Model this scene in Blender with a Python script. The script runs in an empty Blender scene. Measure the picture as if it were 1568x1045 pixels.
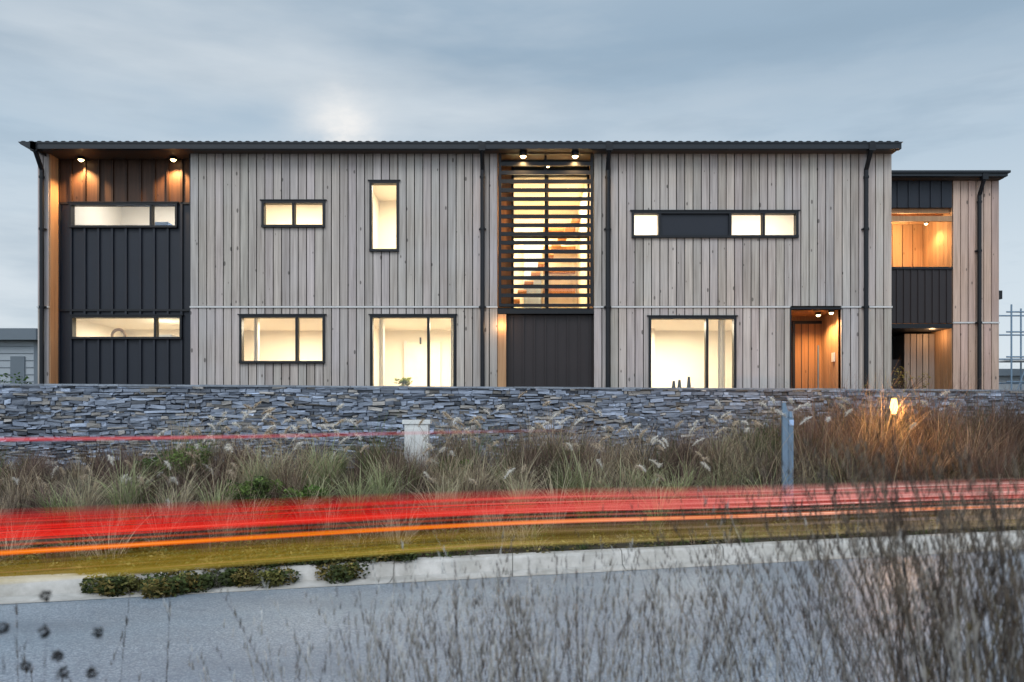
import bpy, math, random
import numpy as np
from mathutils import Vector
random.seed(7); rng=np.random.default_rng(7)
scene=bpy.context.scene
R=math.radians
# ---------------------------------------------------------------- helpers
EYE=1.5; F=1300.0; D0=16.25
def fx(p,d=D0): return (p-784)*d/F
def fz(p,d=D0): return EYE+(650-p)*d/F

class N:
    def __init__(s,name,world=False):
        if world: s.t=world.node_tree
        else:
            s.m=bpy.data.materials.new(name); s.m.use_nodes=True; s.t=s.m.node_tree
        s.t.nodes.clear()
    def n(s,typ,ins=None,**kw):
        nd=s.t.nodes.new(typ)
        for k,v in kw.items(): setattr(nd,k,v)
        if ins:
            for k,v in ins.items():
                sock=nd.inputs[k]
                if isinstance(v,bpy.types.NodeSocket): s.t.links.new(v,sock)
                else: sock.default_value=v
        return nd
    def math(s,op,a,b=0.0,c=None,clamp=False):
        d={0:a,1:b}
        if c is not None:d[2]=c
        x=s.n('ShaderNodeMath',d,operation=op); x.use_clamp=clamp; return x.outputs[0]
    def mix(s,f,a,b,blend='MIX'):
        x=s.n('ShaderNodeMix',data_type='RGBA',blend_type=blend)
        for i,v in ((0,f),(6,a),(7,b)):
            if isinstance(v,bpy.types.NodeSocket): s.t.links.new(v,x.inputs[i])
            else: x.inputs[i].default_value=v if i==0 else (v if len(v)==4 else (*v,1))
        return x.outputs[2]
    def ramp(s,f,stops):
        x=s.n('ShaderNodeValToRGB',{0:f}); e=x.color_ramp.elements
        while len(e)<len(stops): e.new(0.5)
        for el,(p,c) in zip(e,stops):
            el.position=p; el.color=c if len(c)==4 else (*c,1)
        return x.outputs[0]
    def noise(s,vec,scale,detail=4,rough=.55):
        return s.n('ShaderNodeTexNoise',{'Vector':vec,'Scale':scale,'Detail':detail,'Roughness':rough}).outputs[0]
    def mapv(s,vec,sc,loc=(0,0,0)):
        return s.n('ShaderNodeMapping',{'Vector':vec,'Scale':sc,'Location':loc}).outputs[0]
    def obj(s): return s.n('ShaderNodeTexCoord').outputs['Object']
    def out(s,sh):
        o=s.n('ShaderNodeOutputMaterial'); s.t.links.new(sh,o.inputs[0]); return s.m
    def bsdf(s,col,rough=.7,metal=0.,bump=None,bs=.3,bd=.01,spec=.5):
        d={'Base Color':col if isinstance(col,bpy.types.NodeSocket) else (*col,1),'Roughness':rough,'Metallic':metal,'Specular IOR Level':spec}
        if bump is not None:
            d['Normal']=s.n('ShaderNodeBump',{'Height':bump,'Strength':bs,'Distance':bd}).outputs[0]
        return s.n('ShaderNodeBsdfPrincipled',d).outputs[0]
    def attr(s): return s.n('ShaderNodeAttribute',attribute_name='Col').outputs[0]

def mat_plain(name,col,rough=.6,metal=0.,var=.12,scale=6,bump=.1,spec=.5):
    m=N(name); o=m.obj(); nz=m.noise(o,scale)
    c=m.mix(nz,tuple(x*(1-var) for x in col),tuple(min(1,x*(1+var)) for x in col))
    return m.out(m.bsdf(c,rough,metal,nz,bump,spec=spec))
def mat_emit(name,col,st):
    m=N(name); e=m.n('ShaderNodeEmission',{'Color':(*col,1),'Strength':st}); return m.out(e.outputs[0])

def mat_timber(name,dark=(.26,.23,.215),light=(.545,.50,.47),attr=True,rough=.75,knot=.75):
    m=N(name); o=m.obj()
    g=m.noise(m.mapv(o,(30,30,1.1)),1.0,6,.6)
    c=m.ramp(g,[(.25,dark),(.75,light)])
    big=m.noise(m.mapv(o,(.5,.5,.9)),1.0,3)
    c=m.mix(m.math('MULTIPLY',m.math('SUBTRACT',big,.4,clamp=True),1.6,clamp=True),c,(light[0]*.86,light[1]*.9,light[2]*.98))
    if attr: c=m.mix(1.0,c,m.attr(),'MULTIPLY')
    v=m.n('ShaderNodeTexVoronoi',{'Vector':m.mapv(o,(8,2,3.6)),'Scale':1.0,'Randomness':1.0})
    k=m.n('ShaderNodeMapRange',{0:m.math('SUBTRACT',m.math('MULTIPLY',m.n('ShaderNodeSeparateColor',{0:v.outputs['Color']}).outputs[0],.19),v.outputs['Distance']),1:0.0,2:.05,3:0.0,4:knot}).outputs[0]
    c=m.mix(k,c,tuple(q*.25 for q in dark))
    w=m.noise(m.mapv(o,(9,9,.35)),1.0,4)
    c=m.mix(m.math('MULTIPLY',m.math('SUBTRACT',w,.55,clamp=True),1.6,clamp=True),c,tuple(q*.6 for q in dark))
    return m.out(m.bsdf(c,rough,0,g,.35,.004,spec=.25))

M={}
M['timber']=mat_timber('weathered_timber')
M['timber_new']=mat_timber('warm_timber',(.30,.16,.08),(.52,.31,.17),knot=.5)
M['timber_brown']=mat_timber('brown_stained_timber',(.035,.018,.012),(.09,.045,.027),rough=.5)
M['steel_navy']=mat_plain('dark_navy_metal',(.012,.016,.026),.5,0,.2,2,.06,.35)
M['alu']=mat_plain('black_aluminium',(.007,.009,.013),.45,0,.15,8,.05,.3)
M['roof']=mat_plain('charcoal_roofing',(.012,.017,.024),.5,0,.15,3,.05,.35)
M['steel_brown']=mat_plain('dark_brown_cladding',(.022,.017,.019),.5,0,.2,2,.06,.35)
M['flash']=mat_plain('zinc_flashing',(.55,.55,.55),.45,.1)
M['back']=mat_plain('building_paper',(.012,.010,.009),.9)
M['darkstone']=mat_plain('wall_core_rubble',(.035,.04,.05),.9,0,.4,20,.5)
M['soffit']=mat_plain('soffit_lining',(.07,.05,.04),.7)
M['plaster']=mat_plain('cream_plaster',(.82,.77,.67),.8,0,.03,2,.02)
M['floor']=mat_timber('interior_oak_floor',(.28,.17,.08),(.42,.27,.14),False)
M['curtain']=mat_plain('linen_curtain',(.80,.75,.65),.9)
M['pale_blue']=mat_plain('pale_blue_panel',(.36,.50,.74),.6)
M['lamp']=mat_emit('warm_lamp_glow',(1,.66,.30),14)
M['lampw']=mat_emit('garden_lamp_glow',(1,.55,.15),6)
M['white']=mat_plain('white_plastic',(.62,.64,.64),.45,0,.08)
M['farwall']=mat_plain('grey_weatherboard',(.34,.38,.42),.7,0,.08,1)
M['farroof']=mat_plain('grey_roofing',(.12,.15,.18),.6,0,.1,1)
M['galv']=mat_plain('galvanised_steel',(.15,.22,.30),.35,.4,.2,9)
def glass():
    m=N('window_glass')
    lw=m.n('ShaderNodeFresnel',{'IOR':1.5}).outputs[0]
    nz=m.noise(m.obj(),1.3,2)
    bp=m.n('ShaderNodeBump',{'Height':nz,'Strength':.05,'Distance':.05}).outputs[0]
    g=m.n('ShaderNodeBsdfGlossy',{'Color':(.9,.95,1,1),'Roughness':.01,'Normal':bp}).outputs[0]
    t=m.n('ShaderNodeBsdfTransparent',{'Color':(.96,.97,.96,1)}).outputs[0]
    mx=m.n('ShaderNodeMixShader',{0:m.math('MULTIPLY',lw,1.5,clamp=True),1:t,2:g}).outputs[0]
    return m.out(mx)
M['glass']=glass()

class MB:
    def __init__(s): s.v=[];s.f=[];s.m=[];s.c=[];s.mats=[]
    def mi(s,k):
        if k not in s.mats: s.mats.append(k)
        return s.mats.index(k)
    def poly(s,vs,fs,k,c=(1,1,1)):
        b=len(s.v); s.v+=vs; s.c+=[c]*len(vs); i=s.mi(k)
        for f in fs: s.f.append([b+q for q in f]); s.m.append(i)
    def box(s,x0,x1,y0,y1,z0,z1,k,c=(1,1,1)):
        if x1<x0:x0,x1=x1,x0
        if z1<z0:z0,z1=z1,z0
        vs=[(x,y,z) for z in(z0,z1) for y in(y0,y1) for x in(x0,x1)]
        s.poly(vs,[(0,2,3,1),(4,5,7,6),(0,1,5,4),(2,6,7,3),(0,4,6,2),(1,3,7,5)],k,c)
    def cyl(s,p0,p1,r,k,n=12,r2=None,c=(1,1,1)):
        p0=Vector(p0);p1=Vector(p1);a=(p1-p0).normalized()
        u=a.orthogonal().normalized();w=a.cross(u); r2=r if r2 is None else r2
        vs=[];
        for p,rr in((p0,r),(p1,r2)):
            for i in range(n):
                t=2*math.pi*i/n; q=p+(u*math.cos(t)+w*math.sin(t))*rr; vs.append(tuple(q))
        fs=[(i,(i+1)%n,n+(i+1)%n,n+i) for i in range(n)]+[tuple(range(n-1,-1,-1)),tuple(range(n,2*n))]
        s.poly(vs,fs,k,c)
    def build(s,name,parent=None,bevel=0,smooth=False):
        me=bpy.data.meshes.new(name); me.from_pydata(s.v,[],s.f); me.update()
        for k in s.mats: me.materials.append(M[k])
        me.polygons.foreach_set('material_index',s.m)
        a=me.color_attributes.new('Col','FLOAT_COLOR','POINT')
        cc=np.ones((len(s.v),4),dtype=np.float32); cc[:,:3]=np.array(s.c,dtype=np.float32); a.data.foreach_set('color',cc.ravel())
        o=bpy.data.objects.new(name,me); scene.collection.objects.link(o)
        if parent: o.parent=parent
        if bevel:
            b=o.modifiers.new('b','BEVEL'); b.width=bevel; b.segments=2; b.limit_method='ANGLE'
        return o
def empty(name):
    o=bpy.data.objects.new(name,None); scene.collection.objects.link(o); return o
def light(name,typ,loc,energy,col,parent=None,rot=(0,0,0),**kw):
    l=bpy.data.lights.new(name,typ); l.energy=energy; l.color=col
    for k,v in kw.items(): setattr(l,k,v)
    o=bpy.data.objects.new(name,l); o.location=loc; o.rotation_euler=rot; scene.collection.objects.link(o)
    if parent:o.parent=parent
    return o
def cells(mb,x0,x1,z0,z1,holes,y0,y1,k):
    xs=sorted({x0,x1,*[min(max(h[i],x0),x1) for h in holes for i in(0,1)]})
    zs=sorted({z0,z1,*[min(max(h[i],z0),z1) for h in holes for i in(2,3)]})
    for a,b in zip(xs,xs[1:]):
        for c,d in zip(zs,zs[1:]):
            mx,mz=(a+b)/2,(c+d)/2
            if any(h[0]<mx<h[1] and h[2]<mz<h[3] for h in holes): continue
            mb.box(a,b,y0,y1,c,d,k)
def boards(mb,x0,x1,z0,z1,holes,y,k='timber',w=.158,gap=.019,th=.026,tone=1.0,tint=(1,1,1)):
    n=max(1,round((x1-x0)/w)); w=(x1-x0)/n
    for i in range(n):
        a=x0+i*w+gap/2; b=x0+(i+1)*w-gap/2
        t=random.gauss(1,.075)*tone
        if random.random()<.06: t*=.84
        c=(t*random.uniform(.98,1.04)*tint[0],t*tint[1],t*random.uniform(.95,1.03)*tint[2])
        yy=y+random.uniform(0,.004)
        cuts=sorted({a,b,*[h[j] for h in holes for j in(0,1) if a<h[j]<b]})
        for p,q in zip(cuts,cuts[1:]):
            m=(p+q)/2; hs=sorted([(h[2],h[3]) for h in holes if h[0]<m<h[1]])
            z=z0
            for h0,h1 in hs:
                if h0>z+.01: mb.box(p,q,yy,yy+th,z,h0,k,c)
                z=max(z,h1)
            if z<z1-.01: mb.box(p,q,yy,yy+th,z,z1,k,c)
def window(mb,x0,x1,z0,z1,muls,y,fw=.048):
    ya,yb=y-.035,y+.11
    mb.box(x0,x1,ya,yb,z1-fw,z1,'alu'); mb.box(x0,x1,ya-.02,yb,z0,z0+fw,'alu')
    mb.box(x0,x0+fw,ya,yb,z0+fw,z1-fw,'alu'); mb.box(x1-fw,x1,ya,yb,z0+fw,z1-fw,'alu')
    for m in muls: mb.box(m-fw/2,m+fw/2,ya+.006,yb,z0+fw,z1-fw,'alu')
    e=.012
    mb.box(x0-.03,x1+.03,ya-.012,y+.02,z1+.001,z1+.02,'alu')
    yg=y+.05
    mb.poly([(x0+e,yg,z0+e),(x1-e,yg,z0+e),(x1-e,yg,z1-e),(x0+e,yg,z1-e)],[(0,1,2,3)],'glass')
WARM=(1,.86,.64)
def room(mb,x0,x1,y0,y1,z0,z1,parent,watt,col=WARM,wall='plaster'):
    t=.04
    mb.box(x0,x1,y0,y1,z0-t,z0,'floor'); mb.box(x0,x1,y0,y1,z1,z1+t,'plaster')
    mb.box(x0-t,x0,y0,y1,z0-t,z1+t,wall); mb.box(x1,x1+t,y0,y1,z0-t,z1+t,wall)
    mb.box(x0-t,x1+t,y1,y1+t,z0-t,z1+t,wall)
    light('room_light','AREA',((x0+x1)/2,(y0+y1)/2-.2,z1-.06),watt,col,parent,size=1.1)

# ---------------------------------------------------------------- site curves
def K(x):
    if x>8: return 8.78+2.4+.137*(x-8)
    if x<-8: return 8.78-2.4+.137*(x+8)
    return 8.78+.30*x
def W(x): return 13.96+.137*x
def sm(t): t=max(0,min(1,t)); return t*t*(3-2*t)
def gz(x,y):
    s=(y-K(x)-.15)/(W(x)-K(x)-.8)
    return .13+.67*sm(s)+.03*math.sin(x*2.1+y)*math.sin(y*1.7)*sm(s*3)*sm((W(x)-y)*.8)
# ---------------------------------------------------------------- main house
house=empty('timber_clad_house')
Y=D0; zt=fz(229); zb=.8; zm=fz(471)
H_A=(fx(401),fx(498),fz(349),fz(308)); H_B=(fx(566),fx(611),fz(386),fz(278))
H_C=(fx(367),fx(498),fz(557),fz(483)); H_D=(fx(567),fx(698),fz(640),fz(483))
H_E=(fx(967),fx(1222),fz(365),fz(324)); H_F=(fx(993),fx(1127),fz(640),fz(485))
ENT=(fx(1211),fx(1288),zb-1,fz(474))
xL0,xL1=fx(57),fx(75); xb0=fx(291); xs0,xs1=fx(762),fx(909); xR=fx(1366)
mb=MB()
g=.03
boards(mb,xb0,xs0,zm+g,zt,[H_A,H_B],Y)
boards(mb,xb0,xs0,zb,zm-.012,[H_C,H_D],Y)
boards(mb,xs1,xR,zm+g,zt,[H_E],Y)
boards(mb,xs1,xR,zb,zm-.012,[H_F,ENT],Y)
boards(mb,xL0,xL1,zm+g,zt,[],Y,w=.11); boards(mb,xL0,xL1,zb,zm-.012,[],Y,w=.11)
mb.build('timber_boards',house)
mb=MB()
hs=[H_A,H_B,H_C,H_D,H_E,H_F,ENT]
cells(mb,xb0,xs0,zb,zt,hs,Y+.034,Y+.14,'back'); cells(mb,xs1,xR,zb,zt,hs,Y+.034,Y+.14,'back')
mb.box(xL0+.01,xL1-.01,Y+.034,Y+.34,zb,zt,'back')
mb.box(xL0,xL0+.1,Y+.35,Y+8,zb,zt,'steel_navy'); mb.box(xR-.1,xR,Y+.15,Y+8,zb,zt,'timber'); mb.box(xL0+.1,xR-.1,Y+7.9,Y+8,zb,zt,'steel_navy')
mb.build('wall_core',house)
mb=MB()
yy=Y+.03
while yy<Y+.36:
    t=random.gauss(1,.08); mb.box(xL1-.01,xL1+.012,yy,yy+.16,zb,zt-.02,'timber_new',(t,t,t)); yy+=.17
mb.build('bay_reveal_boards',house)
mb=MB()
for a,b in((xL0,xL1),(xb0,xs0),(xs1,ENT[0]),(ENT[1],xR)):
    mb.box(a,b,Y-.022,Y+.02,zm-.008,zm+.022,'flash')
mb.build('floor_flashing',house)
mb=MB()
window(mb,*H_A,[fx(449.5)],Y); window(mb,*H_B,[],Y); window(mb,*H_C,[fx(454.5)],Y)
window(mb,*H_D,[fx(656)],Y); window(mb,*H_F,[fx(1082.5)],Y)
window(mb,*H_E,[fx(1010),fx(1118),fx(1169)],Y)
mb.box(fx(1010),fx(1118),Y+.02,Y+.08,fz(362),fz(327),'steel_navy')
mb.build('windows',house)
# left bay
YB=Y+.36; mb=MB()
W1=(fx(108,YB),fx(273,YB),fz(350,YB),fz(312,YB)); W2=(fx(110,YB),fx(280,YB),fz(520,YB),fz(484,YB))
zsplit=fz(312,YB)
cells(mb,xL1,xb0,zb,zt+.02,[W1,W2],YB,YB+.1,'steel_navy')
cells(mb,xL1+.012,xb0,zsplit,zt,[W1],YB-.006,YB-.001,'timber_brown')
for i,px in enumerate([92,110,131,152,173,194,216,237,258,279]):
    x=fx(px,YB)
    for (a,b,k) in((zb,zm-.03,'steel_navy'),(zm+.01,zsplit-.02,'steel_navy'),(zsplit+.02,zt,'timber_brown')):
        segs=[(a,b)]
        for h in(W1,W2):
            if h[0]<x<h[1]:
                ns=[]
                for p,q in segs:
                    if h[3]<=p or h[2]>=q: ns.append((p,q))
                    else:
                        if h[2]>p: ns.append((p,h[2]))
                        if h[3]<q: ns.append((h[3],q))
                segs=ns
        for p,q in segs:
            if q-p>.02: mb.box(x-.02,x+.02,YB-.045,YB-.0005,p,q,k,(.6,.6,.6))
mb.box(xL1+.013,xb0,YB-.05,YB-.001,zm-.03,zm+.01,'alu')
mb.box(xL1+.013,xb0,YB-.03,YB-.002,zsplit-.018,zsplit+.018,'alu')
window(mb,*W1,[fx(232.5,YB)],YB-.03,.042); window(mb,*W2,[fx(239,YB)],YB-.03,.042)
mb.box(xb0-.02,xb0,Y+.026,YB,zb,zt,'steel_navy')
mb.build('recessed_bay',house)
# stair bay
mb=MB(); YS=Y+.95
zsill=fz(470)
mb.box(xs0-.02,xs0,Y+.03,YS,zb,zt,'timber_new'); mb.box(xs1,xs1+.02,Y+.145,YS,zb,zt,'timber_new')
mb.box(xs0,xs1,Y+.1,YS,zm-.12,zm,'alu')
HS=(fx(783,YS),fx(903,YS),zm+.02,fz(252,YS))
cells(mb,xs0,xs1,zm,zt,[HS],YS,YS+.08,'timber_new')
window(mb,*HS,[fx(838,YS)],YS-.03,.05)
mb.box(HS[0]+.05,HS[1]-.05,YS-.02,YS+.04,fz(362,YS)-.04,fz(362,YS)+.03,'alu')
mb.build('stair_window',house)
mb=MB()
x0,x1=xs0+.02,xs1-.015
mb.box(x0,x0+.05,Y-.05,Y+.02,zsill,zt-.01,'alu'); mb.box(x1-.05,x1,Y-.05,Y+.02,zsill,zt-.01,'alu')
mb.box(x0+.05,x1-.05,Y-.05,Y+.04,zsill,zsill+.05,'alu'); mb.box(x0+.05,x1-.05,Y-.05,Y+.04,zt-.10,zt-.06,'alu')
mb.box((x0+x1)/2-.02,(x0+x1)/2+.02,Y+.05,Y+.09,zsill,zt-.01,'alu')
py=252
while py<462:
    z=fz(py)
    vs=[(x,yy2,zz) for x in(x0+.05,x1-.05) for yy2,zz in((Y-.045,z-.038),(Y-.045,z+.036),(Y+.03,z+.046),(Y+.03,z-.028))]
    mb.poly(vs,[(0,1,2,3),(7,6,5,4),(0,4,5,1),(1,5,6,2),(2,6,7,3),(3,7,4,0)],'alu'); py+=13.4
mb.build('louvre_screen',house)
mb=MB()
mb.box(xs0+.004,fx(775),Y+.01,Y+.1,zb,zm-.13,'timber_new')  # post takes the orange timber: lamplight put into its colour
mb.box(fx(775),xs1,Y+.14,Y+.2,zb,zm-.13,'steel_brown')
for i in range(8):
    x=fx(775)+.1+i*.215; mb.box(x,x+.03,Y+.115,Y+.1395,zb,zm-.13,'steel_brown')
mb.box(xs0,xs1,Y+.0,Y+.099,zm-.12,zm-.02,'alu')
mb.build('garage_panels',house)
# entry
mb=MB(); YE=Y+1.05; ex0,ex1,ez=ENT[0],ENT[1],ENT[3]
yy=Y+.02
while yy<YE:
    c=random.gauss(1,.07)
    mb.box(ex1,ex1+.02,yy,yy+.13,zb,ez,'timber_new',(c,c,c)); mb.box(ex0-.02,ex0,yy,yy+.13,zb,ez,'timber_new',(c,c,c)); yy+=.135
mb.box(ex0-.02,ex1+.02,YE,YE+.05,zb,ez,'timber_new',(.75,.7,.65))
mb.box(ex0,ex1,Y+.02,YE,ez,ez+.04,'timber_new')
xd=fx(1216,YE); xe=fx(1257,YE)
mb.box(xd,xe,YE-.04,YE-.002,zb,ez-.16,'timber_new',(.72,.6,.5))
for q in(.25,.5,.75): mb.box(xd+(xe-xd)*q-.006,xd+(xe-xd)*q+.006,YE-.046,YE-.038,zb,ez-.16,'alu')
mb.box(xd-.05,xd,YE-.06,YE,zb,ez-.1,'alu'); mb.box(xd,xe,YE-.06,YE,ez-.16,ez-.1,'alu')
mb.cyl((xe-.09,YE-.1,1.9),(xe-.09,YE-.1,3.1),.016,'galv')
mb.box(ex1-.03,ex1-.002,Y+.3,Y+.42,fz(552),fz(538),'white')
mb.box(ex0,ex1,Y-.02,Y+.02,ez,ez+.035,'alu'); mb.box(ex0-.02,ex0,Y-.03,Y+.05,zb,ez+.05,'alu')
mb.build('entry_porch',house)
# roof
mb=MB()
rx0,rx1=-9.25,7.30; yg=Y-.34
mb.box(rx0+.32,rx1,yg,yg+.12,6.665,6.775,'roof')
mb.box(rx0+.32,rx1,yg-.012,yg+.01,6.76,6.785,'roof')
mb.box(rx0+.33,rx1-.01,yg+.121,Y+.36,6.68,6.72,'soffit')
mb.poly([(rx0,yg-.02,6.79),(rx0+.34,yg-.02,6.79),(rx0+.34,yg-.02,6.62),(rx0+.05,yg-.02,6.74),
         (rx0,Y+8.3,6.79),(rx0+.34,Y+8.3,6.79),(rx0+.34,Y+8.3,6.62),(rx0+.05,Y+8.3,6.74)],
        [(0,3,2,1),(0,1,5,4),(1,2,6,5),(2,3,7,6),(3,0,4,7),(4,5,6,7)],'roof')
p=math.tan(R(4))
mb.poly([(rx0,yg,6.786),(rx1+.03,yg,6.786),(rx1+.03,Y+8.3,6.786+8.6*p),(rx0,Y+8.3,6.786+8.6*p),
         (rx0,yg,6.797),(rx1+.03,yg,6.797),(rx1+.03,Y+8.3,6.797+8.6*p),(rx0,Y+8.3,6.797+8.6*p)],
        [(0,1,2,3),(7,6,5,4),(0,4,5,1),(1,5,6,2),(2,6,7,3),(3,7,4,0)],'roof')
x=rx0+.05
while x<rx1:
    mb.poly([(x,yg-.02,6.792),(x+.1,yg-.02,6.792),(x+.075,yg-.02,6.806),(x+.025,yg-.02,6.806),
             (x,Y+8.3,6.796+8.6*p),(x+.1,Y+8.3,6.796+8.6*p),(x+.075,Y+8.3,6.81+8.6*p),(x+.025,Y+8.3,6.81+8.6*p)],
             [(0,1,2,3),(3,2,6,7),(0,3,7,4),(1,5,6,2)],'roof'); x+=.15
mb.poly([(rx1-.02,yg+.12,6.68),(rx1-.02,Y+8,6.68),(rx1-.02,Y+8,6.79+8.3*p),(rx1-.02,yg+.12,6.79)],[(0,1,2,3)],'roof')
mb.build('roof',house)
def downpipe(mb,x,y,z0,z1,zmid,yg):
    r=.042
    mb.cyl((x,y,z0),(x,y,z1-.35),r,'alu',14)
    mb.cyl((x,y,z1-.36),(x,yg+.06,z1-.08),r,'alu',14)
    mb.cyl((x,yg+.06,z1-.1),(x,yg+.06,z1+.02),r,'alu',14)
    mb.box(x-.06,x+.06,yg-.02,yg+.11,z1-.08,z1+.08,'alu')
    for z in(zmid,z0+1.2,(zmid+z1)/2,z1-.5): mb.cyl((x,y,z-.02),(x,y,z+.02),r+.012,'alu',14); 
    for z in(zmid,(zmid+z1)/2): mb.box(x-.07,x+.07,y+.02,y+.06,z-.015,z+.015,'alu')
mb=MB()
for px in(67,739,930,1324): downpipe(mb,fx(px),Y-.07,zb,6.71,zm,yg)
mb.build('downpipes',house)
# rooms
mb=MB(); yr=Y+.15; z1f=zm+.06; z1c=6.5; z0f=1.35; z0c=zm-.12
room(mb,fx(84),fx(286),YB+.11,YB+2.4,z1f,z1c,house,50,(1,.94,.88))
room(mb,fx(84),fx(286),YB+.11,YB+2.4,z0f,z0c,house,80)
room(mb,fx(296),fx(538),yr,yr+2.6,z1f,z1c,house,155)
room(mb,fx(546),fx(752),yr,yr+2.6,z1f,z1c,house,150)
room(mb,fx(296),fx(538),yr,yr+2.8,z0f,z0c,house,125)
room(mb,fx(546),fx(752),yr,yr+2.8,z0f,z0c,house,118)
room(mb,xs0+.04,xs1-.04,YS+.09,YS+2.6,zm+.04,z1c,house,210,(1,.76,.42))
room(mb,fx(916),fx(1062),yr,yr+2.4,z1f,z1c,house,100,(1,.90,.80))
room(mb,fx(1070),fx(1358),yr,yr+2.6,z1f,z1c,house,150,(1,.88,.74))
room(mb,fx(922),fx(1203),yr,yr+2.8,z0f,z0c,house,130)
mb.build('rooms',house)
mb=MB()
def curtain(x0,x1,z0,z1,y):
    n=max(4,int((x1-x0)/.035)); vs=[];fs=[]
    for i in range(n+1):
        x=x0+(x1-x0)*i/n; yy=y+.03*math.sin(i*1.9); vs+=[(x,yy,z0),(x,yy,z1)]
    for i in range(n): fs.append((2*i,2*i+2,2*i+3,2*i+1))
    mb.poly(vs,fs,'curtain')
curtain(fx(571),fx(580),z0f,fz(478),yr+.6); curtain(fx(686),fx(694),z0f,fz(478),yr+.6)
curtain(fx(1114),fx(1126),z0f,fz(480),yr+.6); curtain(fx(371),fx(379),z0f,fz(478),yr+.6)
mb.box(fx(1040),fx(1110),yr+2.3,yr+2.75,z0f,z0f+.95,'white'); mb.box(fx(1000),fx(1036),yr+2.35,yr+2.79,z0f,z0c,'curtain')
mb.box(fx(592),fx(655),yr+2.7,yr+2.79,z0f,z0f+2.0,'curtain'); mb.box(fx(618),fx(621),yr+2.66,yr+2.7,fz(506),fz(494),'alu')
mb.box(fx(590),fx(594),yr+2.68,yr+2.72,z0f,z0f+2.02,'white')
mb.box(fx(575),fx(660),yr+.5,yr+1.0,z0f+.68,z0f+.72,'floor')
for q in(1040,1049,1064): mb.cyl((fx(q),yr+.4,z0f+.8),(fx(q),yr+.4,fz(583-random.random()*9)),.05,'alu',10,.025)
mb.box(fx(1035),fx(1080),yr+.3,yr+.7,z0f+.74,z0f+.8,'floor')
mb.box(fx(975),fx(1005),yr+2.3,yr+2.39,fz(350),fz(320),'pale_blue')
mb.box(fx(1132),fx(1150),yr+2.5,yr+2.59,fz(340),fz(300),'pale_blue')
mb.box(fx(128),fx(200),YB+.7,YB+.9,z1f,fz(326),'pale_blue'); mb.box(fx(205),fx(226),YB+.6,YB+.9,z1f,fz(322),'pale_blue')
mb.box(fx(112),fx(124),YB+.5,YB+.8,z1f,fz(330),'alu'); mb.box(fx(236),fx(262),YB+.6,YB+.9,z1f,fz(328),'pale_blue')
n=22
for i in range(n):
    a0=2*math.pi*i/n;a1=2*math.pi*(i+1)/n; cx,cz,r=fx(169,YB),fz(512,YB),.13
    mb.cyl((cx+r*math.cos(a0),YB+.35,cz+r*math.sin(a0)),(cx+r*math.cos(a1),YB+.35,cz+r*math.sin(a1)),.03,'floor',8)
mb.box(fx(205),fx(232),YB+.6,YB+1.,z0f,fz(508,YB),'white')
for i in range(11):
    x=xs0+.1+i*.15; z=zm+.3+i*.2
    mb.box(x,x+.2,YS+1.5,YS+2.3,z,z+.03,'timber_new')
mb.box(xs0+.55,xs0+.95,YS+2.3,YS+2.5,zm+.1,fz(320),'pale_blue')  # added blue panel in place of sky seen through an opposite window
for i in range(5): mb.box(xs0+1.0,xs1-.1,YS+2.35,YS+2.55,zm+.3+i*.48,zm+.42+i*.48,'timber_new',(.9,.75,.6))
mb.build('furnishings',house)
mb=MB()
def downlight(mb,x,y,z,e,parent,blend=.6,size=110,r=.045,stick=.05):
    mb.cyl((x,y,z),(x,y,z-stick),r+.012,'alu',14); mb.cyl((x,y,z-stick),(x,y,z-stick-.03),r,'lamp',14,r*.5)
    light('downlight','SPOT',(x,y,z-stick-.05),e,(1,.58,.24),parent,spot_size=R(size),spot_blend=blend,shadow_soft_size=.04)
for px in(116,259): downlight(mb,fx(px),Y+.2,6.675,260,house,.7,115,.055)
for px in(801,880): downlight(mb,fx(px),Y-.13,6.675,50,house,.6,150,.06,.09)
downlight(mb,fx(840),Y+.4,6.62,90,house,.6,150,.05,.05)
downlight(mb,fx(1266),Y+.45,ez-.002,90,house,.7,140,.045); downlight(mb,fx(1276),Y+.1,ez-.002,60,house,.7,140,.045)
light('soffit_light','POINT',(fx(768),Y-.0-.1,zm-.35),5,(1,.6,.3),house,shadow_soft_size=.05)
mb.build('soffit_lamps',house)

# ---------------------------------------------------------------- second house (right, set back)
h2=empty('timber_clad_house.001')
Y2=18.4; sx=lambda p:fx(p,Y2); sz=lambda p:fz(p,Y2)
mb=MB()
a,b=sx(1459),sx(1530); zt2=sz(277); zm2=sz(495)
boards(mb,a,b,zm2+.03,zt2,[],Y2,tone=1.0,w=.17,tint=(1.15,.95,.84)); boards(mb,a,b,zb,zm2-.012,[],Y2,tone=1.0,w=.17,tint=(1.18,.94,.82))
mb.box(a+.01,b-.01,Y2+.034,Y2+6,zb,zt2,'back'); mb.box(a,b,Y2-.02,Y2+.02,zm2-.008,zm2+.024,'flash')
yy=Y2+.03
while yy<Y2+2.2:
    c=random.gauss(1,.07)
    mb.box(a-.012,a+.0,yy,yy+.16,zb,zt2,'timber_new',(c,c,c)); mb.box(b-.008,b+.012,yy,yy+.16,zb,zt2,'timber',(c,c,c)); yy+=.17
lx=sx(1340)
mb.box(lx,a-.013,Y2+.01,Y2+.12,sz(318),zt2,'steel_navy')
x=lx
while x<a-.1: mb.box(x,x+.03,Y2-.015,Y2+.0095,sz(318),zt2,'steel_navy'); x+=.24
YB2=Y2+1.3
boards(mb,lx,a-.013,zm2,sz(318),[],YB2,'timber_new',w=.24,tone=1.1); mb.box(lx,a,YB2+.034,YB2+3,zm2-.05,zt2,'back')
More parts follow.
